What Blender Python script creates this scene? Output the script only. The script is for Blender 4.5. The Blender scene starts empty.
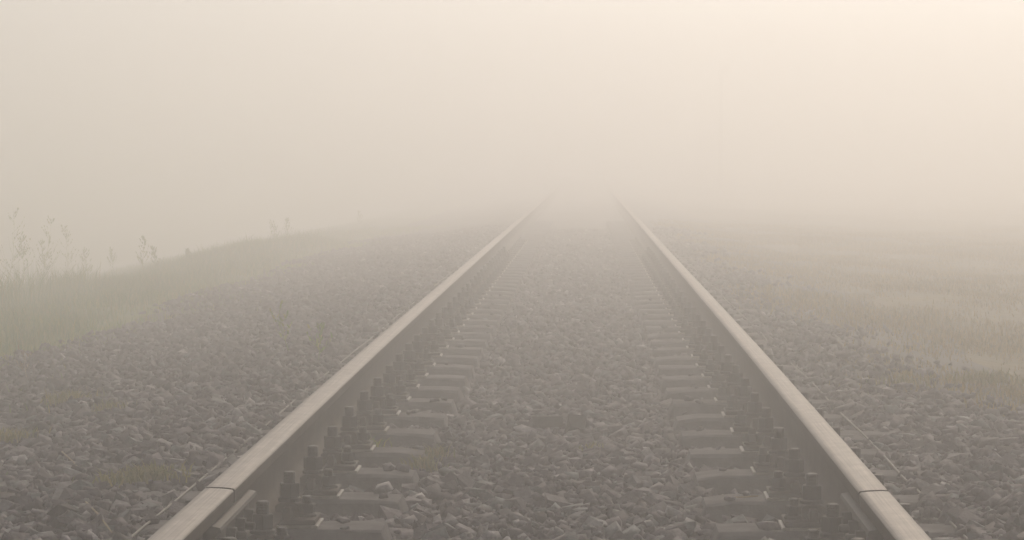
import bpy, bmesh, math, random
import numpy as np
from mathutils import Vector, Matrix

# ------------------------------------------------------------------ camera, sky, sun, exposure
scene = bpy.context.scene
col = scene.collection
random.seed(7)
rng = np.random.default_rng(11)
R = math.radians
FPX, CX, CY, CZ = 2370.0, 0.098, 0.0, 1.030       # focal length in pixels of a 1024 wide picture; eye position in metres
VPX, VPY = 586.0, 150.0                            # where the track direction vanishes in the picture
YAW, PITCH = math.atan((VPX - 512) / FPX), math.atan((270 - VPY) / FPX)

cam_data = bpy.data.cameras.new('camera')
cam_data.sensor_width = 36.0
cam_data.lens = 36.0 * FPX / 1024.0
cam_data.clip_start = 0.05
cam_data.clip_end = 3000
cam = bpy.data.objects.new('camera', cam_data)
cam.location = (CX, CY, CZ)
cam.rotation_euler = (math.pi / 2 - PITCH, 0, YAW)
col.objects.link(cam)
scene.camera = cam

SUN_ELEV, SUN_AZ = R(34), R(13)                    # azimuth: degrees to the right of the track direction (+Y)
world = bpy.data.worlds.new('World')
scene.world = world
world.use_nodes = True
wn, wl = world.node_tree.nodes, world.node_tree.links
wn.clear()
sky = wn.new('ShaderNodeTexSky')
sky.sky_type = 'NISHITA'
sky.sun_disc = False
sky.sun_elevation = SUN_ELEV
sky.sun_rotation = SUN_AZ
sky.air_density = 1.0
sky.dust_density = 4.0
sky.ozone_density = 1.0
hs = wn.new('ShaderNodeHueSaturation')
hs.inputs['Saturation'].default_value = 0.25
bg = wn.new('ShaderNodeBackground')
bg.inputs['Strength'].default_value = 0.10
wo = wn.new('ShaderNodeOutputWorld')
wl.new(sky.outputs[0], hs.inputs['Color'])
wl.new(hs.outputs[0], bg.inputs['Color'])
wl.new(bg.outputs[0], wo.inputs['Surface'])

sun_data = bpy.data.lights.new('sun', 'SUN')
sun_data.energy = 1.5
sun_data.angle = R(10)
sun_data.color = (1.0, 0.775, 0.54)
sun = bpy.data.objects.new('sun', sun_data)
sun_dir = Vector((math.sin(SUN_AZ) * math.cos(SUN_ELEV), math.cos(SUN_AZ) * math.cos(SUN_ELEV), math.sin(SUN_ELEV)))
sun.rotation_euler = (-sun_dir).to_track_quat('-Z', 'Y').to_euler()
col.objects.link(sun)

vs = scene.view_settings
vs.view_transform = 'Standard'
vs.look = 'None'
vs.gamma = 1.0
vs.use_curve_mapping = False
vs.exposure = -0.31
scene.cycles.volume_bounces = 4
scene.cycles.max_bounces = 8
scene.cycles.use_denoising = True
FOG_DENSITY, FOG_G = 0.049, 0.64
FOG_COLOR = (0.98, 0.971, 0.964)
BOX_TOP = 4.3

# ------------------------------------------------------------------ helpers
def tag(o, label=None, cat=None, group=None, kind=None):
    if label: o['label'] = label
    if cat: o['category'] = cat
    if group: o['group'] = group
    if kind: o['kind'] = kind
    return o

def link(o, parent=None):
    col.objects.link(o)
    if parent is not None:
        o.parent = parent
    return o

def obj(name, mesh, mat=None, parent=None, loc=(0, 0, 0), rot=(0, 0, 0)):
    if mat is not None and not mesh.materials:
        mesh.materials.append(mat)
    o = bpy.data.objects.new(name, mesh)
    o.location = loc
    o.rotation_euler = rot
    return link(o, parent)

def empty(name, loc=(0, 0, 0), rz=0):
    o = bpy.data.objects.new(name, None)
    o.empty_display_size = 0.1
    o.location = loc
    o.rotation_euler = (0, 0, rz)
    return link(o)

def from_bm(name, bm, smooth=False):
    me = bpy.data.meshes.new(name)
    bmesh.ops.recalc_face_normals(bm, faces=bm.faces)
    bm.to_mesh(me)
    bm.free()
    if smooth:
        for p in me.polygons: p.use_smooth = True
    return me

def from_np(name, verts, faces, smooth=False):
    """verts (N,3), faces (M,3) triangles"""
    me = bpy.data.meshes.new(name)
    nv, nf = len(verts), len(faces)
    me.vertices.add(nv)
    me.vertices.foreach_set('co', np.ascontiguousarray(verts, dtype=np.float32).ravel())
    me.loops.add(nf * 3)
    me.loops.foreach_set('vertex_index', np.ascontiguousarray(faces, dtype=np.int32).ravel())
    me.polygons.add(nf)
    me.polygons.foreach_set('loop_start', np.arange(0, nf * 3, 3, dtype=np.int32))
    if smooth:
        me.polygons.foreach_set('use_smooth', np.ones(nf, dtype=bool))
    me.update(calc_edges=True)
    me.validate()
    return me

def add_box(bm, x0, x1, y0, y1, z0, z1):
    v = [bm.verts.new((x, y, z)) for z in (z0, z1) for y in (y0, y1) for x in (x0, x1)]
    for f in ((0, 2, 3, 1), (4, 5, 7, 6), (0, 1, 5, 4), (2, 6, 7, 3), (0, 4, 6, 2), (1, 3, 7, 5)):
        bm.faces.new([v[i] for i in f])
    return v

def bevel(bm, w, seg=1):
    bmesh.ops.bevel(bm, geom=list(bm.edges), offset=w, segments=seg, profile=0.6, affect='EDGES', clamp_overlap=True)

def add_lathe(bm, prof, n=12, cx=0, cy=0, rot=0.0):
    """prof: list of (radius, z), bottom to top, closed by caps"""
    rings = []
    for r, z in prof:
        rings.append([bm.verts.new((cx + r * math.cos(rot + 2 * math.pi * i / n), cy + r * math.sin(rot + 2 * math.pi * i / n), z)) for i in range(n)])
    for a, b in zip(rings, rings[1:]):
        for i in range(n):
            bm.faces.new((a[i], a[(i + 1) % n], b[(i + 1) % n], b[i]))
    bm.faces.new(list(reversed(rings[0])))
    bm.faces.new(rings[-1])

def add_tube(bm, pts, radii, n=6):
    rings = []
    for k, p in enumerate(pts):
        p = Vector(p)
        a = Vector(pts[max(k - 1, 0)]); b = Vector(pts[min(k + 1, len(pts) - 1)])
        t = (b - a).normalized()
        u = t.cross(Vector((0.31, 0.17, 0.93))).normalized()
        w = t.cross(u)
        rings.append([bm.verts.new(p + radii[k] * (math.cos(2 * math.pi * i / n) * u + math.sin(2 * math.pi * i / n) * w)) for i in range(n)])
    for a, b in zip(rings, rings[1:]):
        for i in range(n):
            bm.faces.new((a[i], a[(i + 1) % n], b[(i + 1) % n], b[i]))
    bm.faces.new(list(reversed(rings[0])))
    bm.faces.new(rings[-1])

def p2w(px, py, z):
    """ray of a photograph pixel met with the level z"""
    d = Vector(((px - 512) / FPX, (270 - py) / FPX, -1.0))
    d = cam.rotation_euler.to_matrix() @ d
    t = (z - CZ) / d.z
    return Vector((CX + d.x * t, CY + d.y * t, z))

CAMM = np.array(cam.rotation_euler.to_matrix().transposed())
def w2p(P):
    """world points (N,3) -> pixels and depth"""
    q = (P - np.array([CX, CY, CZ])) @ CAMM.T
    d = -q[:, 2]
    return 512 + FPX * q[:, 0] / d, 270 - FPX * q[:, 1] / d, d

# ------------------------------------------------------------------ materials
def nodes_of(name):
    m = bpy.data.materials.new(name)
    m.use_nodes = True
    nt = m.node_tree
    return m, nt.nodes, nt.links, nt.nodes['Principled BSDF']

def ramp(nd, stops):
    r = nd.new('ShaderNodeValToRGB')
    el = r.color_ramp.elements
    while len(el) < len(stops): el.new(0.5)
    for e, (p, c) in zip(el, stops):
        e.position = p
        e.color = (*c, 1)
    return r

def noise_mat(name, stops, scale=12, rough=(0.7, 0.95), bump=0.3, bump_scale=80, metallic=0.0, detail=8, bump_dist=0.004, spec=0.4):
    m, nd, lk, b = nodes_of(name)
    tc = nd.new('ShaderNodeTexCoord')
    geo = nd.new('ShaderNodeNewGeometry')
    n1 = nd.new('ShaderNodeTexNoise'); n1.inputs['Scale'].default_value = scale; n1.inputs['Detail'].default_value = detail
    n1.inputs['Roughness'].default_value = 0.65
    lk.new(geo.outputs['Position'], n1.inputs['Vector'])
    rp = ramp(nd, stops)
    lk.new(n1.outputs['Fac'], rp.inputs['Fac'])
    lk.new(rp.outputs['Color'], b.inputs['Base Color'])
    mr = nd.new('ShaderNodeMapRange')
    mr.inputs['To Min'].default_value, mr.inputs['To Max'].default_value = rough
    lk.new(n1.outputs['Fac'], mr.inputs['Value'])
    lk.new(mr.outputs[0], b.inputs['Roughness'])
    n2 = nd.new('ShaderNodeTexNoise'); n2.inputs['Scale'].default_value = bump_scale; n2.inputs['Detail'].default_value = 6
    lk.new(geo.outputs['Position'], n2.inputs['Vector'])
    bp = nd.new('ShaderNodeBump'); bp.inputs['Strength'].default_value = bump; bp.inputs['Distance'].default_value = bump_dist
    lk.new(n2.outputs['Fac'], bp.inputs['Height'])
    lk.new(bp.outputs[0], b.inputs['Normal'])
    b.inputs['Metallic'].default_value = metallic
    b.inputs['Specular IOR Level'].default_value = spec
    return m

def island_mat(name, stops, rough=0.85, scale=45, grain=0.35, bump=0.4, translucent=0.0, spec=0.35):
    """colour differs from piece to piece (loose island or object)"""
    m, nd, lk, b = nodes_of(name)
    geo = nd.new('ShaderNodeNewGeometry')
    oi = nd.new('ShaderNodeObjectInfo')
    ad = nd.new('ShaderNodeMath'); ad.operation = 'ADD'
    fr = nd.new('ShaderNodeMath'); fr.operation = 'FRACT'
    lk.new(geo.outputs['Random Per Island'], ad.inputs[0]); lk.new(oi.outputs['Random'], ad.inputs[1])
    lk.new(ad.outputs[0], fr.inputs[0])
    rp = ramp(nd, stops)
    lk.new(fr.outputs[0], rp.inputs['Fac'])
    n1 = nd.new('ShaderNodeTexNoise'); n1.inputs['Scale'].default_value = scale; n1.inputs['Detail'].default_value = 6
    lk.new(geo.outputs['Position'], n1.inputs['Vector'])
    mr = nd.new('ShaderNodeMapRange')
    mr.inputs['From Min'].default_value, mr.inputs['From Max'].default_value = 0.3, 0.7
    mr.inputs['To Min'].default_value, mr.inputs['To Max'].default_value = 1 - grain, 1 + grain
    lk.new(n1.outputs['Fac'], mr.inputs['Value'])
    mx = nd.new('ShaderNodeVectorMath'); mx.operation = 'SCALE'
    lk.new(rp.outputs['Color'], mx.inputs[0]); lk.new(mr.outputs[0], mx.inputs['Scale'])
    lk.new(mx.outputs[0], b.inputs['Base Color'])
    b.inputs['Roughness'].default_value = rough
    b.inputs['Specular IOR Level'].default_value = spec
    if bump:
        n2 = nd.new('ShaderNodeTexNoise'); n2.inputs['Scale'].default_value = 130; n2.inputs['Detail'].default_value = 4
        lk.new(geo.outputs['Position'], n2.inputs['Vector'])
        bp = nd.new('ShaderNodeBump'); bp.inputs['Strength'].default_value = bump; bp.inputs['Distance'].default_value = 0.004
        lk.new(n2.outputs['Fac'], bp.inputs['Height']); lk.new(bp.outputs[0], b.inputs['Normal'])
    if translucent:
        tr = nd.new('ShaderNodeBsdfTranslucent'); lk.new(mx.outputs[0], tr.inputs['Color'])
        ms = nd.new('ShaderNodeMixShader'); ms.inputs[0].default_value = translucent
        out = [n for n in nd if n.type == 'OUTPUT_MATERIAL'][0]
        lk.new(b.outputs[0], ms.inputs[1]); lk.new(tr.outputs[0], ms.inputs[2]); lk.new(ms.outputs[0], out.inputs['Surface'])
    return m

M = {}
M['stone'] = island_mat('ballast_stone', [(0.0, (0.020, 0.016, 0.019)), (0.25, (0.104, 0.085, 0.099)), (0.5, (0.045, 0.035, 0.043)),
                                         (0.75, (0.155, 0.133, 0.145)), (0.93, (0.082, 0.096, 0.100)), (1.0, (0.30, 0.275, 0.28))], rough=0.75, spec=0.3, grain=0.5, bump=0.9)
M['dirt'] = noise_mat('ballast_fines', [(0.3, (0.022, 0.019, 0.016)), (0.7, (0.06, 0.052, 0.045))], scale=30, bump=0.8, bump_scale=60, bump_dist=0.012)
M['soil'] = noise_mat('grassy_soil', [(0.3, (0.055, 0.044, 0.006)), (0.5, (0.10, 0.076, 0.008)), (0.7, (0.15, 0.108, 0.012))], scale=1.1, bump=1.0, bump_scale=9, bump_dist=0.06)
M['concrete'] = noise_mat('weathered_concrete', [(0.25, (0.075, 0.067, 0.068)), (0.5, (0.135, 0.124, 0.126)), (0.8, (0.215, 0.20, 0.20))], scale=14, bump=0.45, bump_scale=110, rough=(0.9, 1.0), spec=0.08)
M['rust'] = noise_mat('rusty_steel', [(0.25, (0.018, 0.013, 0.010)), (0.5, (0.038, 0.026, 0.019)), (0.8, (0.08, 0.055, 0.038))], scale=22, bump=0.5, bump_scale=160, rough=(0.6, 0.9), metallic=0.1)
M['web'] = noise_mat('rail_side_rust', [(0.25, (0.030, 0.023, 0.018)), (0.5, (0.055, 0.042, 0.033)), (0.8, (0.10, 0.075, 0.056))], scale=9, bump=0.3, bump_scale=160, rough=(0.75, 0.95), metallic=0.0, spec=0.2)
M['head'] = noise_mat('rail_running_steel', [(0.2, (0.24, 0.205, 0.18)), (0.5, (0.36, 0.32, 0.285)), (0.8, (0.48, 0.43, 0.39))], scale=16, bump=0.12, bump_scale=240, rough=(0.5, 0.72), metallic=0.05, spec=0.35)
M['bolt'] = noise_mat('dark_bolt_steel', [(0.25, (0.008, 0.008, 0.008)), (0.6, (0.016, 0.015, 0.015)), (0.85, (0.045, 0.038, 0.032))], scale=60, bump=0.4, bump_scale=220, rough=(0.45, 0.8), metallic=0.2)
M['glint_pad'] = noise_mat('pale_glint_pad', [(0.3, (0.20, 0.18, 0.155)), (0.7, (0.36, 0.33, 0.29))], scale=70, bump=0.2, rough=(0.35, 0.6))  # pale colour painted in for the bright reflections at the plate corners
M['cable'] = noise_mat('weathered_cable', [(0.3, (0.10, 0.09, 0.08)), (0.7, (0.19, 0.175, 0.155))], scale=50, bump=0.2, rough=(0.5, 0.7))
M['block'] = noise_mat('dark_cut_stone', [(0.3, (0.05, 0.043, 0.036)), (0.7, (0.10, 0.088, 0.076))], scale=35, bump=0.5)
M['post'] = noise_mat('weathered_post', [(0.3, (0.10, 0.085, 0.07)), (0.7, (0.18, 0.16, 0.14))], scale=6, bump=0.3)
M['grass'] = island_mat('grass_blades', [(0.0, (0.085, 0.19, 0.006)), (0.45, (0.15, 0.235, 0.008)), (0.75, (0.235, 0.26, 0.012)), (0.9, (0.31, 0.28, 0.02)), (1.0, (0.34, 0.29, 0.08))],
                        rough=0.6, scale=3, grain=0.25, bump=0, translucent=0.35)
M['dry_grass'] = island_mat('dry_grass_blades', [(0.0, (0.10, 0.095, 0.004)), (0.35, (0.18, 0.135, 0.006)), (0.7, (0.25, 0.165, 0.010)), (1.0, (0.32, 0.22, 0.03))],
                        rough=0.6, scale=3, grain=0.25, bump=0, translucent=0.35)
M['plate'] = noise_mat('fishplate_steel', [(0.25, (0.03, 0.024, 0.02)), (0.5, (0.06, 0.049, 0.04)), (0.8, (0.11, 0.09, 0.075))], scale=25, bump=0.4, bump_scale=160, rough=(0.5, 0.8), spec=0.4)
M['tuft'] = island_mat('yellow_green_blades', [(0.0, (0.12, 0.14, 0.03)), (0.5, (0.20, 0.185, 0.045)), (1.0, (0.32, 0.26, 0.09))], rough=0.6, scale=3, grain=0.2, bump=0, translucent=0.35)
M['weed'] = island_mat('weed_leaves', [(0.0, (0.045, 0.055, 0.025)), (0.5, (0.07, 0.075, 0.035)), (1.0, (0.12, 0.10, 0.055))], rough=0.7, scale=3, grain=0.2, bump=0, translucent=0.3)
M['stalk'] = island_mat('dry_stalk', [(0.0, (0.26, 0.20, 0.12)), (1.0, (0.45, 0.36, 0.23))], rough=0.7, scale=30, grain=0.2, bump=0)

m = M['head']; nd, lk = m.node_tree.nodes, m.node_tree.links
b_ = nd['Principled BSDF']; old = b_.inputs['Base Color'].links[0].from_socket
tc = [n for n in nd if n.type == 'TEX_COORD'][0]
mp = nd.new('ShaderNodeMapping'); mp.inputs['Scale'].default_value = (260, 2.2, 40)
lk.new(tc.outputs['Object'], mp.inputs['Vector'])
st = nd.new('ShaderNodeTexNoise'); st.inputs['Scale'].default_value = 1.0; st.inputs['Detail'].default_value = 6
lk.new(mp.outputs[0], st.inputs['Vector'])
sx = nd.new('ShaderNodeSeparateXYZ'); lk.new(tc.outputs['Object'], sx.inputs[0])
ab = nd.new('ShaderNodeMath'); ab.operation = 'ABSOLUTE'; lk.new(sx.outputs['X'], ab.inputs[0])
band = nd.new('ShaderNodeMapRange'); band.inputs['From Min'].default_value = 0.018; band.inputs['From Max'].default_value = 0.036
band.inputs['To Min'].default_value = 1.08; band.inputs['To Max'].default_value = 0.62
lk.new(ab.outputs[0], band.inputs['Value'])
stm = nd.new('ShaderNodeMapRange'); stm.inputs['From Min'].default_value = 0.3; stm.inputs['From Max'].default_value = 0.7
stm.inputs['To Min'].default_value = 0.72; stm.inputs['To Max'].default_value = 1.16
lk.new(st.outputs['Fac'], stm.inputs['Value'])
mu = nd.new('ShaderNodeMath'); mu.operation = 'MULTIPLY'; lk.new(band.outputs[0], mu.inputs[0]); lk.new(stm.outputs[0], mu.inputs[1])
sc_ = nd.new('ShaderNodeVectorMath'); sc_.operation = 'SCALE'; lk.new(old, sc_.inputs[0]); lk.new(mu.outputs[0], sc_.inputs['Scale'])
lk.new(sc_.outputs[0], b_.inputs['Base Color'])

m = M['soil']; nd, lk = m.node_tree.nodes, m.node_tree.links
b_ = nd['Principled BSDF']; old = b_.inputs['Base Color'].links[0].from_socket
nz = [n for n in nd if n.type == 'TEX_NOISE'][0]
geo = [n for n in nd if n.type == 'NEW_GEOMETRY'][0]
sx = nd.new('ShaderNodeSeparateXYZ'); lk.new(geo.outputs['Position'], sx.inputs[0])
lt = nd.new('ShaderNodeMath'); lt.operation = 'LESS_THAN'; lt.inputs[1].default_value = 0.0; lk.new(sx.outputs['X'], lt.inputs[0])
gr = ramp(nd, [(0.3, (0.07, 0.12, 0.006)), (0.5, (0.115, 0.165, 0.008)), (0.72, (0.17, 0.175, 0.014))])
lk.new(nz.outputs['Fac'], gr.inputs['Fac'])
mxc = nd.new('ShaderNodeMix'); mxc.data_type = 'RGBA'
lk.new(lt.outputs[0], mxc.inputs['Factor']); lk.new(old, mxc.inputs[6]); lk.new(gr.outputs['Color'], mxc.inputs[7])
lk.new(mxc.outputs[2], b_.inputs['Base Color'])

# ------------------------------------------------------------------ levels (z = 0 is the top of the sleepers at the rails)
SLEEPER_Y = [6.47 + 0.55 * k for k in range(-5, 62)]
HALF_GAUGE, RAIL_X = 0.760, 0.8065
RAIL_TOP, RAIL_H = 0.206, 0.18

def drop(y):
    # the line runs gently downhill beyond about ten metres
    return -0.0055 * 0.5 * (np.minimum(y, 70) - 9.5 + np.sqrt((np.minimum(y, 70) - 9.5) ** 2 + 6.0)) + 0.0008

def wob(x, y):
    return 0.5 * np.sin(1.7 * x + 0.9 * y + 1.3) + 0.3 * np.sin(3.9 * x - 2.3 * y) + 0.2 * np.sin(7.1 * x + 5.3 * y + 0.6)

BED_X = np.array([-4.2, -3.4, -2.6, -1.7, -1.36, -1.12, -0.9, -0.5, 0.0, 0.5, 0.9, 1.12, 1.36, 1.7, 2.2, 2.9, 3.6])
BED_Z = np.array([-0.42, -0.215, -0.13, -0.02, 0.022, 0.008, -0.06, -0.052, -0.045, -0.052, -0.06, 0.008, 0.018, -0.01, -0.065, -0.17, -0.34])
def bed_z(x, y):
    return np.interp(x, BED_X, BED_Z) + 0.020 * wob(x, y) + drop(y)

GR_X = np.array([-320, -40, -14, -8, -6.2, -5.2, -4.4, -3.8, -3.2, -2.6, 0, 1.7, 2.3, 3.2, 5, 9, 20, 60, 320])
GR_Z = np.array([-3.0, -2.8, -2.2, -0.98, -0.62, -0.43, -0.33, -0.30, -0.26, -0.30, -0.38, -0.20, -0.10, -0.12, -0.17, -0.24, -0.35, -0.5, -0.7])
def ground_z(x, y):
    return np.interp(x, GR_X, GR_Z) + drop(y) + np.where(np.abs(x) > 2.4, 0.05 * wob(x * 0.45 + 2, y * 0.4), 0.0) + 0.13 * np.exp(-((y - 32) / 5.0) ** 2 - ((x + 4.7) / 0.9) ** 2)

# ------------------------------------------------------------------ ground and ballast bed
def sheet(name, xs, ys, fz):
    X, Y = np.meshgrid(xs, ys)
    Z = fz(X, Y)
    v = np.stack([X.ravel(), Y.ravel(), Z.ravel()], 1)
    nx = len(xs)
    i = (np.arange(len(ys) - 1)[:, None] * nx + np.arange(nx - 1)[None, :]).ravel()
    f = np.concatenate([np.stack([i, i + 1, i + nx + 1], 1), np.stack([i, i + nx + 1, i + nx], 1)])
    return from_np(name, v, f, smooth=True)

gx = np.concatenate([np.linspace(-300, -15, 16)[:-1], np.linspace(-15, 15, 121), np.linspace(15, 300, 16)[1:]])
gy = np.concatenate([np.linspace(-60, 0, 7)[:-1], np.linspace(0, 60, 181), np.linspace(60, 300, 25)[1:]])
ground = obj('ground', sheet('ground', gx, gy, ground_z), M['soil'])
tag(ground, kind='structure')
bed = obj('ballast_bed', sheet('ballast_bed', np.linspace(-4.2, 3.6, 105), np.concatenate([np.linspace(-6, 3, 10)[:-1], np.linspace(3, 32, 250), np.linspace(32, 120, 60)[1:]]),
                               lambda x, y: bed_z(x, y) - 0.028), M['dirt'])
tag(bed, kind='structure')

# ------------------------------------------------------------------ ballast stones
def hull_stone(npts, seed):
    r = random.Random(seed)
    bm = bmesh.new()
    if seed % 3:
        for sx in (-1, 1):
            for sy in (-1, 1):
                for sz in (-1, 1):
                    bm.verts.new((sx * r.uniform(0.35, 1.0), sy * r.uniform(0.25, 0.85), sz * r.uniform(0.15, 0.55)))
        for _ in range(max(0, npts - 9)):
            bm.verts.new((r.uniform(-1, 1), r.uniform(-0.8, 0.8), r.uniform(-0.5, 0.5)))
    else:
        for _ in range(npts):
            d = Vector((r.gauss(0, 1), r.gauss(0, 1), r.gauss(0, 1))).normalized() * r.uniform(0.75, 1.0)
            bm.verts.new((d.x, d.y * 0.80, d.z * 0.5))
    h = bmesh.ops.convex_hull(bm, input=list(bm.verts))
    junk = [g for g in h['geom_interior'] if isinstance(g, bmesh.types.BMVert)]
    if junk: bmesh.ops.delete(bm, geom=junk, context='VERTS')
    bmesh.ops.triangulate(bm, faces=bm.faces)
    me = from_bm('ballast_stone', bm)
    me.materials.append(M['stone'])
    v = np.array([p.co[:] for p in me.vertices]); f = np.array([p.vertices[:] for p in me.polygons])
    return me, v, f

near_shapes = [hull_stone(11 + i % 3, 100 + i) for i in range(14)]
far_shapes = [hull_stone(8, 300 + i) for i in range(10)]

def rotmats(n, tilt):
    a = rng.uniform(0, 2 * np.pi, n); b = rng.normal(0, tilt, n); c = rng.normal(0, tilt, n)
    z0 = np.zeros(n); o1 = np.ones(n)
    def mk(r): return np.array(r).transpose(2, 0, 1)
    Rz = mk([[np.cos(a), -np.sin(a), z0], [np.sin(a), np.cos(a), z0], [z0, z0, o1]])
    Rx = mk([[o1, z0, z0], [z0, np.cos(b), -np.sin(b)], [z0, np.sin(b), np.cos(b)]])
    Ry = mk([[np.cos(c), z0, np.sin(c)], [z0, o1, z0], [-np.sin(c), z0, np.cos(c)]])
    return Rx @ Ry @ Rz

SY = np.array(SLEEPER_Y)
def scatter(y0, y1, per_m2, rmin, rmax):
    n = int((y1 - y0) * 6.6 * per_m2)
    x = rng.uniform(-3.9, 2.7, n); y = rng.uniform(y0, y1, n)
    r = rmin + (rmax - rmin) * rng.random(n) ** 2.3
    # thin out towards the verges, ragged
    edge_l = -3.15 + 0.35 * np.sin(0.8 * y) + 0.2 * np.sin(2.1 * y + 1)
    edge_r = np.interp(y, [7, 9.3, 10.8, 12.5, 20], [2.35, 2.0, 1.35, 1.2, 1.15]) + 0.2 * np.sin(0.9 * y + 2) + 0.12 * np.sin(2.3 * y)
    keep = (x > edge_l + rng.normal(0, 0.22, n)) & (x < edge_r + rng.normal(0, 0.26, n))
    # no stones inside the sleepers where they stand clear of the ballast
    dy = np.abs(y[:, None] - SY[None, :]).min(1)
    ax = np.abs(x)
    clear = (ax > 0.43) & (ax < 1.10)
    keep &= ~(clear & (dy < 0.105 + 0.55 * r))
    # under the rail foot the crib is lower
    x, y, r = x[keep], y[keep], r[keep]
    ax = np.abs(x)
    z = bed_z(x, y) + rng.uniform(-0.026, 0.010, len(x)) - 0.2 * (r - rmin)
    z = np.where((ax > 0.66) & (ax < 0.94), np.minimum(z, -0.055 + drop(y)), z)
    return x, y, z, r

def place(shapes, P, r, tilt, stretch=0.22):
    vs_, fs_, off = [], [], 0
    n = len(r)
    which = rng.integers(0, len(shapes), n)
    Rm = rotmats(n, tilt)
    for s, (me, v, f) in enumerate(shapes):
        idx = np.where(which == s)[0]
        if not len(idx): continue
        sc = r[idx, None] * (1 + rng.uniform(-stretch, stretch, (len(idx), 3)))
        w = np.einsum('nij,nvj->nvi', Rm[idx], v[None] * sc[:, None, :]) + P[idx, None, :]
        vs_.append(w.reshape(-1, 3))
        fs_.append((f[None] + (off + np.arange(len(idx)) * len(v))[:, None, None]).reshape(-1, 3))
        off += len(idx) * len(v)
    return np.concatenate(vs_), np.concatenate(fs_)

x, y, z, r = scatter(3.8, 10.5, 1350, 0.013, 0.047)
P = np.stack([x, y, z], 1)
px, py, dep = w2p(P)
score = np.where((px > 8) & (px < 1016) & (py > 300) & (py < 536), r / dep, 0) * np.where(z - bed_z(x, y) > -0.012, 1, 0)
score *= np.where((np.abs(np.abs(x) - RAIL_X) > 0.16), 1, 0)
pick = np.argsort(-score)[:290]
for i in pick:
    me = near_shapes[int(rng.integers(0, len(near_shapes)))][0]
    o = obj('ballast_stone', me, None, bed, tuple(P[i]), (rng.normal(0, .4), rng.normal(0, .4), rng.uniform(0, 6.28)))
    o.scale = tuple(float(r[i]) * (1 + rng.uniform(-0.2, 0.2, 3)))
rest = np.ones(len(r), bool); rest[pick] = False
V1, F1 = place(near_shapes, P[rest], r[rest], 0.42)
# a few stones and chips left on the sleepers
nk = 70
kx = np.where(rng.random(nk) < 0.5, -1, 1) * np.where(rng.random(nk) < 0.65, rng.uniform(0.46, 0.60, nk), rng.uniform(1.0, 1.12, nk))
ky = rng.choice(SY[(SY > 5) & (SY < 18)], nk) + rng.uniform(-0.08, 0.08, nk)
kr = 0.015 + 0.02 * rng.random(nk) ** 3
V0, F0 = place(near_shapes, np.stack([kx, ky, kr * 0.35 + drop(ky)], 1), kr, 0.2)
F1 = np.concatenate([F1, F0 + len(V1)]); V1 = np.concatenate([V1, V0])
x2, y2, z2, r2 = scatter(10.5, 19, 800, 0.019, 0.044)
V2, F2 = place(far_shapes, np.stack([x2, y2, z2], 1), r2, 0.55)
x3, y3, z3, r3 = scatter(19, 36, 380, 0.025, 0.048)
V3, F3 = place(far_shapes, np.stack([x3, y3, z3], 1), r3, 0.5)
V = np.concatenate([V1, V2, V3]); F = np.concatenate([F1, F2 + len(V1), F3 + len(V1) + len(V2)])
gravel = obj('ballast_gravel', from_np('ballast_gravel', V, F), M['stone'], bed)
tag(gravel, kind='stuff')

# ------------------------------------------------------------------ rails
def rail_profile():
    # half of a heavy flat-bottomed rail, foot to head (x, z), z from the foot up
    half = [(0.075, 0.0), (0.075, 0.011), (0.045, 0.019), (0.020, 0.030), (0.0105, 0.045), (0.0090, 0.075), (0.0095, 0.110), (0.014, 0.129),
            (0.022, 0.136), (0.0365, 0.143), (0.0375, 0.148), (0.0378, 0.169), (0.0368, 0.1745), (0.0335, 0.1782), (0.020, 0.1797), (0.0, 0.180)]
    return half + [(-a, b) for a, b in reversed(half[:-1])]

def rail_mesh(y0, y1, step=0.5):
    prof = rail_profile()
    ys = np.linspace(y0, y1, max(2, int((y1 - y0) / step)))
    bm = bmesh.new()
    rings = [[bm.verts.new((a, yy, b + float(drop(yy)))) for a, b in prof] for yy in ys]
    n = len(prof)
    for A, B in zip(rings, rings[1:]):
        for i in range(n):
            f = bm.faces.new((A[i], B[i], B[(i + 1) % n], A[(i + 1) % n]))
            lo = min(prof[i][1], prof[(i + 1) % n][1])
            f.material_index = 0 if lo >= 0.1740 else 1
            f.smooth = lo > 0.1725 or (0.019 <= lo < 0.129)
    for yy in (ys[0], ys[-1]):
        f = bm.faces.new([bm.verts.new((a, yy, b + float(drop(yy)))) for a, b in prof]); f.material_index = 1
    me = bpy.data.meshes.new('rail')
    bmesh.ops.recalc_face_normals(bm, faces=bm.faces)
    bm.to_mesh(me); bm.free()
    me.materials.append(M['head']); me.materials.append(M['web'])
    return me

JOINT = 5.74
near_me = rail_mesh(-5.0, JOINT - 0.011)
mid_me = rail_mesh(JOINT + 0.011, JOINT + 25.0)
far_me = rail_mesh(JOINT + 25.014, JOINT + 100.0, 5)
CANT = math.atan(1 / 20)

def hexnut(bm, cx, cz, x0, x1, rr=0.021):
    a = []
    for xx in (x0, x1):
        a.append([bm.verts.new((xx, cx + rr * math.cos(math.pi / 3 * i), cz + rr * math.sin(math.pi / 3 * i))) for i in range(6)])
    for i in range(6):
        bm.faces.new((a[0][i], a[0][(i + 1) % 6], a[1][(i + 1) % 6], a[1][i]))
    bm.faces.new(a[0]); bm.faces.new(a[1])

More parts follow.
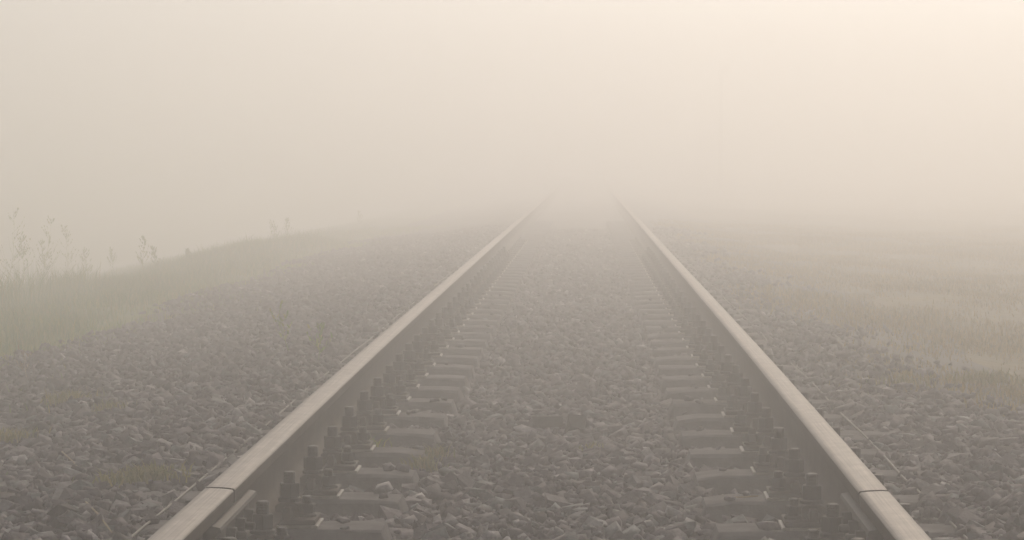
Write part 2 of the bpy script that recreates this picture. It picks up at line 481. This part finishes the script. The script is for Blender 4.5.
def fishplate_mesh():
    # section against the web (x grows away from the web), length along y
    sec = [(0.011, 0.040), (0.030, 0.029), (0.044, 0.0245), (0.046, 0.036), (0.036, 0.050), (0.034, 0.100), (0.046, 0.112), (0.053, 0.121), (0.050, 0.130), (0.024, 0.1345), (0.011, 0.126)]
    bm = bmesh.new()
    L = 0.30
    A = [bm.verts.new((a, -L, b)) for a, b in sec]; B = [bm.verts.new((a, L, b)) for a, b in sec]
    n = len(sec)
    for i in range(n): bm.faces.new((A[i], A[(i + 1) % n], B[(i + 1) % n], B[i]))
    bm.faces.new(A); bm.faces.new(B)
    return from_bm('fishplate', bm)
fish_me = fishplate_mesh(); fish_me.materials.append(M['plate'])
bm = bmesh.new(); hexnut(bm, 0, 0.077, 0.0335, 0.058); bevel(bm, 0.0015); add_tube(bm, [(0.057, 0, 0.077), (0.078, 0, 0.077), (0.082, 0, 0.077)], [0.011, 0.011, 0.008], 10)
nut_me = from_bm('fishplate_bolt', bm); nut_me.materials.append(M['bolt'])

RAIL_LABELS = {
    (-1, 0): 'short near end of the left rail cut by the picture bottom, before the joint',
    (-1, 1): 'left rail beyond the joint, pale rusty steel running off into fog',
    (-1, 2): 'farthest length of the left rail, lost in fog',
    (1, 0): 'short near end of the right rail cut by the picture bottom, before the joint',
    (1, 1): 'right rail beyond the joint, pale rusty steel running off into fog',
    (1, 2): 'farthest length of the right rail, lost in fog'}
for s in (-1, 1):
    for k, me in enumerate((near_me, mid_me, far_me)):
        rail = obj('rail', me, None, None, (s * RAIL_X, 0, RAIL_TOP - RAIL_H), (0, -s * CANT, 0))
        tag(rail, RAIL_LABELS[(s, k)], 'rail', 'running rails of the track')
        if k == 1:
            for side in (-1, 1):
                fp = obj('fishplate', fish_me, None, rail, (0, JOINT, 0), (0, 0, 0 if side == 1 else math.pi))
                for yy in (-0.22, -0.075, 0.075, 0.22):
                    obj('bolt', nut_me, None, fp, (0, yy, 0))

# ------------------------------------------------------------------ sleepers with their fastenings
def sleeper_mesh(seed):
    r = random.Random(seed)
    xs = [-1.35, -1.30] + [-1.30 + 0.0845 * i for i in range(1, 10)] + [-0.455, -0.435, -0.30, 0.0, 0.30, 0.435, 0.455] + [0.455 + 0.0845 * i for i in range(1, 10)] + [1.30, 1.35]
    bm = bmesh.new()
    rings = []
    for xx in xs:
        a = abs(xx)
        zt = -0.03 if a > 1.32 else 0.0 if a > 0.445 else -0.06 if a > 0.40 else -0.10
        if 0.445 < a < 0.46: zt -= r.uniform(0.0, 0.012)
        w = 0.083
        c1, c2 = r.uniform(0.004, 0.013), r.uniform(0.004, 0.013)      # worn arrises
        if r.random() < 0.10: c1 += r.uniform(0.006, 0.016)
        e = r.uniform(-0.002, 0.002)
        xj = xx + (r.uniform(-0.012, 0.012) if 0.5 < a < 1.25 else r.uniform(-0.005, 0.005))
        rings.append([bm.verts.new((xj, yy, zz)) for yy, zz in ((-0.135, -0.20), (0.135, -0.20), (w + 0.006, zt - c2), (w - c2 * 0.8, zt + e * 0.2), (0, zt), (-w + c1 * 0.8, zt + e * 0.2), (-w - 0.006 + e, zt - c1))])
    n = 7
    for A, B in zip(rings, rings[1:]):
        for i in range(n): bm.faces.new((A[i], A[(i + 1) % n], B[(i + 1) % n], B[i]))
    bm.faces.new(rings[0]); bm.faces.new(rings[-1])
    me = from_bm('sleeper_body', bm)
    me.materials.append(M['concrete'])
    return me
body_mes = [sleeper_mesh(70 + i) for i in range(8)]

def plate_mesh():
    bm = bmesh.new()
    add_box(bm, -0.168, 0.168, -0.070, 0.070, 0.009, 0.024)
    for s in (-1, 1):        # the two ribs that hold the rail foot
        add_box(bm, min(s * 0.079, s * 0.100), max(s * 0.079, s * 0.100), -0.068, 0.068, 0.022, 0.056)
    bevel(bm, 0.002)
    return from_bm('base_plate', bm)
plate_me = plate_mesh(); plate_me.materials.append(M['rust'])
bm = bmesh.new(); add_box(bm, -0.176, 0.176, -0.0712, 0.0712, 0.0005, 0.0085); bevel(bm, 0.0015)  # added slab under the plate; its pale rim imitates the corner glints
glint_pad_me = from_bm('glint_pad', bm); glint_pad_me.materials.append(M['glint_pad'])

def bolt_mesh(h0, h1, nut_r, washer_r, nut0, nut1, shaft_r=0.011):
    bm = bmesh.new()
    add_lathe(bm, [(washer_r, h0), (washer_r, nut0 - 0.004), (washer_r * 0.8, nut0)], 14)
    add_lathe(bm, [(nut_r * 0.92, nut0), (nut_r, nut0 + 0.003), (nut_r, nut1 - 0.003), (nut_r * 0.9, nut1)], 6, rot=0.4)
    pr, zz = [], nut1 - 0.001
    while zz < h1 - 0.004:
        pr += [(shaft_r, zz), (shaft_r * 0.86, zz + 0.002)]
        zz += 0.004
    pr += [(shaft_r * 0.9, h1 - 0.002), (shaft_r * 0.7, h1)]
    add_lathe(bm, pr, 10)
    return bm
clip_bolt_me = from_bm('clip_bolt', bolt_mesh(0.064, 0.146, 0.0290, 0.032, 0.076, 0.114, 0.0180)); clip_bolt_me.materials.append(M['bolt'])
anchor_bolt_me = from_bm('anchor_bolt', bolt_mesh(0.022, 0.080, 0.0235, 0.028, 0.034, 0.060, 0.0145)); anchor_bolt_me.materials.append(M['bolt'])
def clip_mesh():
    # bridge clip: one toe on the rail foot, the other on the plate, arched over the rib
    sec = [(-0.036, 0.040), (-0.020, 0.040), (-0.014, 0.048), (0.012, 0.048), (0.018, 0.025), (0.030, 0.025), (0.028, 0.058), (0.016, 0.065), (-0.022, 0.065), (-0.036, 0.056)]
    bm = bmesh.new()
    A = [bm.verts.new((a, -0.028, b)) for a, b in sec]; B = [bm.verts.new((a, 0.028, b)) for a, b in sec]
    n = len(sec)
    for i in range(n): bm.faces.new((A[i], A[(i + 1) % n], B[(i + 1) % n], B[i]))
    bm.faces.new(A); bm.faces.new(B)
    bevel(bm, 0.0015)
    return from_bm('clip', bm)
clip_me = clip_mesh(); clip_me.materials.append(M['rust'])

ORD = ['first', 'second', 'third', 'fourth', 'fifth', 'sixth', 'seventh', 'eighth', 'ninth', 'tenth', 'eleventh', 'twelfth', 'thirteenth', 'fourteenth', 'fifteenth',
       'sixteenth', 'seventeenth', 'eighteenth', 'nineteenth', 'twentieth', 'twenty-first', 'twenty-second', 'twenty-third', 'twenty-fourth', 'twenty-fifth']
k_first = 0
for yk in SLEEPER_Y:
    if yk < 5.2: continue
    sl = empty('sleeper', (0, yk + random.uniform(-0.008, 0.008), float(drop(yk))), random.uniform(-0.004, 0.004))
    obj('body', body_mes[random.randrange(8)], None, sl)
    if yk < JOINT:
        lab = 'concrete sleeper under the near rail ends, just below the picture edge'
    else:
        lab = f'{ORD[k_first]} concrete sleeper beyond the rail joints' if k_first < len(ORD) else 'concrete sleeper dissolved in the fog near the vanishing rails'
        k_first += 1
    tag(sl, lab, 'sleeper', 'concrete sleepers under the track' if k_first <= len(ORD) else 'far sleepers lost in fog')
    if yk > 30: continue
    for s in (-1, 1):
        bp = obj('base_plate', plate_me, None, sl, (s * RAIL_X, 0, 0.001), (0, 0, random.uniform(-0.02, 0.02)))
        obj('glint_pad', glint_pad_me, None, bp)
        if yk > 24: continue
        for t in (-1, 1):
            cb = 0.090
            obj('clip', clip_me, None, bp, (t * cb, 0, 0), (0, 0, 0 if t == 1 else math.pi))
            obj('clip_bolt', clip_bolt_me, None, bp, (t * cb, 0, random.uniform(-0.003, 0.004)), (0, 0, random.uniform(0, 6)))
            for u in (1,):
                obj('anchor_bolt', anchor_bolt_me, None, bp, (t * 0.138, random.uniform(-0.006, 0.006), 0), (random.uniform(-.03, .03), random.uniform(-.03, .03), random.uniform(0, 6)))

# ------------------------------------------------------------------ thin cables along the sleeper ends
def cable_mesh(seed):
    r = random.Random(seed)
    pts, yy = [], 3.6
    while yy < 24:
        pts.append((r.uniform(-0.006, 0.006), yy, r.uniform(-0.003, 0.004) + float(drop(yy))))
        yy += 0.55
    bm = bmesh.new(); add_tube(bm, pts, [0.0036] * len(pts), 7)
    return from_bm('cable', bm, True)
for s, lab in ((-1, 'thin straight cable lying along the sleeper ends outside the left rail'), (1, 'thin straight cable lying along the sleeper ends outside the right rail')):
    tag(obj('cable', cable_mesh(40 + s), M['cable'], None, (s * 1.10, 0, 0.006)), lab, 'cable', 'cables beside the rails')

# ------------------------------------------------------------------ small things on the ballast
pb = p2w(548, 425, -0.03)
bm = bmesh.new(); add_box(bm, -0.058, 0.058, -0.05, 0.05, -0.02, 0.022); bevel(bm, 0.004, 2)
for v in bm.verts: v.co += Vector((random.uniform(-.0012, .0012), random.uniform(-.0012, .0012), random.uniform(-.0012, .0012)))
tag(obj('stone_block', from_bm('stone_block', bm), M['block'], None, (pb.x, pb.y, -0.018), (R(-6), R(-2), R(2))), 'dark squared stone block lying in the ballast midway between the rails', 'block')
pb = p2w(578, 427, -0.03)
o = obj('lump_stone', near_shapes[3][0].copy(), None, None, (pb.x, pb.y, -0.025), (0.9, 0.2, 0.4)); o.scale = (0.046, 0.05, 0.06)
o.data.materials.clear(); o.data.materials.append(M['block'])
tag(o, 'dark rounded lump of stone just right of the squared block between the rails', 'stone')

def stalk(a, b, lab, rad=0.0022, lift=0.012, sag=0.006):
    a, b = Vector(a), Vector(b)
    mid = (a + b) / 2 + Vector((0, 0, sag))
    bm = bmesh.new(); add_tube(bm, [a - mid, (0, 0, 0), b - mid], [rad, rad, rad * 0.6], 5)
    return tag(obj('dry_stalk', from_bm('dry_stalk', bm), M['stalk'], None, mid + Vector((0, 0, lift))), lab, 'stalk', 'dry stalks')
stalk(p2w(730, 499.5, 0.0), p2w(758, 497.5, 0.0), 'short pale straw lying on a sleeper inside the right rail', 0.003, 0.005, 0.0)
stalk(p2w(196, 443, -0.02), p2w(215, 457, -0.02), 'short dry stalk outside the left rail, above the joint', 0.003)
stalk(p2w(62, 455, -0.02), p2w(86, 481, -0.02), 'dry stalk on the far left ballast, upper of two in line', 0.003)
stalk(p2w(86, 506, 0.0), p2w(112, 537, 0.0), 'dry stalk at the bottom left of the ballast, lower of two in line', 0.003)

# ------------------------------------------------------------------ blades of grass
def blades(P, h, w, lean, seg=2):
    """curved tapering blades, (N,3) roots"""
    n = len(P)
    a = rng.uniform(0, 2 * np.pi, n)
    d = np.stack([np.cos(a), np.sin(a), np.zeros(n)], 1)
    b = rng.uniform(0, 2 * np.pi, n)
    side = np.stack([np.cos(b), np.sin(b), np.zeros(n)], 1)
    up = np.array([0, 0, 1.0])
    L = h[:, None]
    p0 = P; p1 = P + d * L * lean[:, None] * 0.3 + up * L * 0.55; p2 = P + d * L * lean[:, None] + up * L * (1 - 0.35 * lean[:, None])
    W = w[:, None] / 2
    v = np.stack([p0 - side * W, p0 + side * W, p1 - side * W * 0.8, p1 + side * W * 0.8, p2], 1)
    f = np.array([[0, 1, 3], [0, 3, 2], [2, 3, 4]])
    F = (f[None] + (np.arange(n) * 5)[:, None, None]).reshape(-1, 3)
    return v.reshape(-1, 3), F

def clumpy(n, x0, x1, y0, y1, thresh, fx=1.0, base=0.25):
    x = rng.uniform(x0, x1, n); y = y0 + (y1 - y0) * rng.random(n) ** 1.3
    c = 0.5 + 0.5 * wob(x * 1.3 * fx + 5, y * 1.1 * fx + 3)
    k = rng.random(n) < np.clip((c - thresh) * 2.2 + base, 0.04, 1)
    return x[k], y[k]

# left verge: thick rough grass
x, y = clumpy(340000, -10, -1.7, 7, 44, 0.30)
k = rng.random(len(x)) < np.clip((-2.35 + 0.3 * np.sin(0.8 * y) - x) / 1.5, 0.012, 1) ** 1.5
x, y = x[k], y[k]
zb = np.maximum(ground_z(x, y), np.where(x > -3.9, bed_z(x, y) - 0.03, -9))
hh = rng.uniform(0.03, 0.12, len(x)) * (0.6 + 0.8 * np.clip(0.5 + 0.5 * wob(x * 0.8, y * 0.7 + 4), 0, 1)) * np.where(x < -3.6, 1.25, 0.7)
VA, FA = blades(np.stack([x, y, zb], 1), hh, rng.uniform(0.004, 0.009, len(x)), rng.uniform(0.1, 0.7, len(x)))
tag(obj('verge_grass', from_np('verge_grass', VA, FA), M['grass']), 'rough yellow-green grass on the verge left of the ballast', 'grass', kind='stuff')
n = 16000
cx_, cy_ = rng.uniform(-8.5, -5.2, 260), rng.uniform(17, 33, 260)
w_ = np.clip(1.0 - np.abs(cx_ + 5.6) / 3, 0.1, 1)
ci = rng.choice(260, n, p=w_ / w_.sum())
x, y = cx_[ci] + rng.normal(0, 0.13, n), cy_[ci] + rng.normal(0, 0.13, n)
ch = rng.uniform(0.12, 0.50, 260) * np.clip((-cx_ * 2370 / cy_ - 400) / 130, 0.4, 1.2)
VB, FB = blades(np.stack([x, y, ground_z(x, y)], 1), ch[ci] * rng.uniform(0.4, 1.1, n), rng.uniform(0.003, 0.008, n), rng.uniform(0.05, 0.6, n))
cx_, cy_ = rng.uniform(-5.4, -3.7, 420), rng.uniform(12, 44, 420)
ci = rng.choice(420, 16000)
x, y = cx_[ci] + rng.normal(0, 0.12, 16000), cy_[ci] + rng.normal(0, 0.16, 16000)
ch = 0.07 + 0.22 * rng.random(420) ** 2
VC, FC = blades(np.stack([x, y, ground_z(x, y)], 1), ch[ci] * rng.uniform(0.4, 1.1, 16000), rng.uniform(0.004, 0.009, 16000), rng.uniform(0.1, 0.8, 16000))
FB = np.concatenate([FB, FC + len(VB)]); VB = np.concatenate([VB, VC])
tag(obj('wispy_grass', from_np('wispy_grass', VB, FB), M['grass']), 'taller wispy grass clumps along the left verge', 'grass', kind='stuff')
# right side: short, patchy, dry
x, y = clumpy(380000, 1.15, 10, 7, 42, 0.42, base=0.5)
k = rng.random(len(x)) < np.clip((x - np.interp(y, [7, 9.3, 10.8, 12.5, 20], [2.0, 1.6, 1.0, 0.85, 0.85]) - 0.2 * np.sin(0.9 * y + 2)) / 1.0, 0.02, 1) ** 1.3
x, y = x[k], y[k]
zb = np.maximum(ground_z(x, y), np.where(x < 3.3, bed_z(x, y) - 0.03, -9))
hh = rng.uniform(0.010, 0.06, len(x)) * (0.6 + 0.8 * np.clip(0.5 + 0.5 * wob(x * 0.8, y * 0.7), 0, 1))
VA, FA = blades(np.stack([x, y, zb], 1), hh, rng.uniform(0.004, 0.009, len(x)), rng.uniform(0.1, 0.8, len(x)))
tag(obj('field_grass', from_np('field_grass', VA, FA), M['dry_grass']), 'short dry patchy grass right of the ballast', 'grass', kind='stuff')

def tuft(px_, py_, z, n, rad, h, lab, mat='tuft', squash=1.0):
    c = p2w(px_, py_, z)
    c.z = float(bed_z(np.array([c.x]), np.array([c.y]))[0]) + 0.004
    n = int(n * 2.2); h = h * 1.4
    q = np.stack([rng.normal(0, rad * 0.5, n), rng.normal(0, rad * 0.5 * squash, n), np.zeros(n)], 1)
    v, f = blades(q, rng.uniform(0.4, 1.0, n) * h, rng.uniform(0.004, 0.008, n), rng.uniform(0.2, 1.0, n))
    root = empty('grass_tuft', c)
    tag(obj('blades', from_np('blades', v, f), M[mat], root), kind='stuff')
    return tag(root, lab, 'grass tuft', 'small tufts growing in the ballast')
tuft(437, 466, -0.07, 45, 0.05, 0.055, 'yellow-green tuft at the inner end of a left sleeper, upper of two')
tuft(424, 480, -0.07, 50, 0.055, 0.055, 'yellow-green tuft at the inner end of a left sleeper, lower of two')
tuft(366, 462, -0.07, 60, 0.06, 0.06, 'brownish tuft beside the left rail fastenings', 'grass')
tuft(158, 487, -0.02, 110, 0.10, 0.045, 'widest yellow tuft in the left ballast, next to the joint')
tuft(126, 492, -0.02, 60, 0.09, 0.04, 'greener low tuft just left of the widest yellow tuft')
tuft(70, 408, -0.10, 70, 0.12, 0.06, 'straw-coloured tuft in the left ballast, upper of the two near the picture edge')
tuft(110, 424, -0.08, 40, 0.08, 0.05, 'small thin tuft in the left ballast, right of the straw-coloured one')
tuft(12, 444, -0.08, 70, 0.09, 0.05, 'yellowish tuft cut by the left picture edge')
tuft(190, 536, -0.01, 40, 0.06, 0.04, 'low green tuft at the picture bottom beside the left rail')
tuft(590, 458, -0.07, 14, 0.06, 0.03, 'thin yellowish tuft among stones midway between the rails')
tuft(985, 400, -0.10, 80, 0.16, 0.06, 'yellowish tuft in the ballast near the right picture edge')
tuft(905, 405, -0.08, 50, 0.12, 0.05, 'small dry tuft in the ballast right of the right rail')

# ------------------------------------------------------------------ tall weeds: stem and leaves
def weed(base, h, lab, branches=9, spread=0.3, leaf=0.03, curve=0.08, seed=0, nleaf=4, stem_r=0.004, mat='weed', group='tall weeds'):
    r = random.Random(seed)
    root = empty('tall_weed', base, r.uniform(0, 6))
    bm = bmesh.new()
    def stem_at(t): return Vector((curve * math.sin(1.6 * t) * h * 2, curve * t * t * h, t * h))
    pts = [stem_at(t / 7) for t in range(8)]
    add_tube(bm, pts, [stem_r * (1 - 0.75 * i / 7) for i in range(8)], 5)
    LV, LW = [], []
    for b in range(branches):
        t = r.uniform(0.25, 0.98)
        p = stem_at(t); a = r.uniform(0, 6.28); L = spread * h * (1.1 - t) * r.uniform(0.5, 1.1) + 0.03
        q1 = p + Vector((math.cos(a) * L * 0.5, math.sin(a) * L * 0.5, L * 0.4)); q2 = p + Vector((math.cos(a) * L * 0.8, math.sin(a) * L * 0.8, L * 1.0))
        add_tube(bm, [p, q1, q2], [stem_r * 0.5, stem_r * 0.4, stem_r * 0.2], 4)
        for j in range(nleaf):
            u = r.uniform(0.1, 1.0)
            LV.append(p.lerp(q1, u * 2) if u < 0.5 else q1.lerp(q2, u * 2 - 1)); LW.append(r.uniform(0.5, 1.2) * leaf)
    obj('stem', from_bm('stem', bm), M[mat], root)
    v, f = blades(np.array([p[:] for p in LV]), np.array(LW), np.array(LW) * 0.35, rng.uniform(0.3, 1.2, len(LW)))
    obj('leaves', from_np('leaves', v, f), M[mat], root)
    return tag(root, lab, 'weed', group)

def on_verge(px_, X):
    """where the ray of a picture column meets the verge line x = X"""
    d = cam.rotation_euler.to_matrix() @ Vector(((px_ - 512) / FPX, 0, -1.0))
    t = (X - CX) / d.x
    yy = CY + d.y * t
    return (X, yy, float(ground_z(np.array([X]), np.array([yy]))[0]))
WEEDS = [   # picture column, distance left of the track, picture row of the tip
    (4, -5.9, 206, 'tallest foggy weed on the verge at the left picture edge', 16, 1),
    (38, -5.8, 219, 'bent seed-headed weed second from the left picture edge on the verge', 18, 2),
    (66, -6.0, 227, 'bushy foggy weed third from the left picture edge on the verge', 20, 3),
    (22, -5.6, 240, 'low leafy weed between the two leftmost tall weeds', 22, 4),
    (52, -5.7, 243, 'low leafy weed between the second and third tall weeds', 22, 12),
    (86, -5.7, 250, 'low spreading weed right of the bushy foggy weed', 18, 13),
    (116, -5.5, 250, 'thin short weed on the verge left of the twin weeds', 10, 5),
    (143, -5.3, 239, 'left one of the twin upright weeds on the verge', 14, 6),
    (156, -5.2, 250, 'right one of the twin upright weeds on the verge', 14, 7),
    (188, -5.0, 252, 'small weed at the dip where the verge silhouette starts to rise', 10, 8),
    (277, -4.6, 221, 'left weed standing on the crest of the grassy hump', 12, 9),
    (290, -4.6, 219, 'right weed standing on the crest of the grassy hump', 12, 10),
    (362, -4.4, 212, 'faint weed on the verge closest to the vanishing left rail', 12, 11)]
for pxx, X, ytip, lab, nb, sd in WEEDS:
    bs = on_verge(pxx, X - (1.2 if X < -5.4 else 0.0))
    h = max(0.15, CZ - (ytip - VPY) * bs[1] / FPX - bs[2])
    weed(bs, h, lab, branches=nb + 8, seed=sd, leaf=0.032, stem_r=0.003, nleaf=8, mat='grass')
b = p2w(291, 364, -0.06)
weed((b.x, b.y, float(bed_z(np.array([b.x]), np.array([b.y]))[0]) - 0.01), 0.24, 'wispy curved weed growing in the ballast close outside the left rail', branches=10, spread=0.45, leaf=0.03, curve=-0.12, seed=31, stem_r=0.0025, nleaf=4, mat='grass', group='weeds in the ballast')
b = p2w(318, 372, -0.05)
weed((b.x, b.y, float(bed_z(np.array([b.x]), np.array([b.y]))[0]) - 0.01), 0.17, 'low faint weed between the wispy weed and the left rail', branches=12, spread=0.6, leaf=0.03, curve=0.05, seed=32, stem_r=0.002, nleaf=5, mat='grass', group='weeds in the ballast')
b = p2w(27, 374, -0.14)
weed((b.x, b.y, float(bed_z(np.array([b.x]), np.array([b.y]))[0]) - 0.01), 0.15, 'thin dry weed at the edge of the ballast near the left picture edge', branches=8, spread=0.4, leaf=0.03, curve=0.05, seed=33, stem_r=0.002, nleaf=4, mat='stalk', group='weeds in the ballast')

# ------------------------------------------------------------------ the faint post far up the track
yy = 88.0
xx = CX + (720 - VPX) / FPX * yy
post = empty('lineside_post', (xx, yy, float(ground_z(np.array([xx]), np.array([yy]))[0])))
ph = 4.15 - post.location.z
bm = bmesh.new(); add_lathe(bm, [(0.10, -0.1), (0.085, 1.5), (0.07, ph - 0.1), (0.05, ph - 0.07)], 12)
obj('mast', from_bm('mast', bm, False), M['post'], post)
bm = bmesh.new(); add_box(bm, -0.02, 0.30, -0.05, 0.05, ph - 0.3, ph); bevel(bm, 0.02)
obj('sign_head', from_bm('sign_head', bm), M['post'], post)
tag(post, 'faint slender post right of the track, almost lost in the fog', 'post')

# ------------------------------------------------------------------ fog
bm = bmesh.new(); add_box(bm, -310, 310, -70, 310, -4.6, BOX_TOP)
haze = obj('haze', from_bm('haze', bm))
hm = bpy.data.materials.new('fog'); hm.use_nodes = True
hn = hm.node_tree.nodes; hn.clear()
pv = hn.new('ShaderNodeVolumePrincipled'); ho = hn.new('ShaderNodeOutputMaterial')
pv.inputs['Color'].default_value = (*FOG_COLOR, 1)
pv.inputs['Density'].default_value = FOG_DENSITY
pv.inputs['Anisotropy'].default_value = FOG_G
hm.node_tree.links.new(pv.outputs[0], ho.inputs['Volume'])
haze.data.materials.append(hm)
haze.display_type = 'WIRE'
tag(haze, kind='stuff')
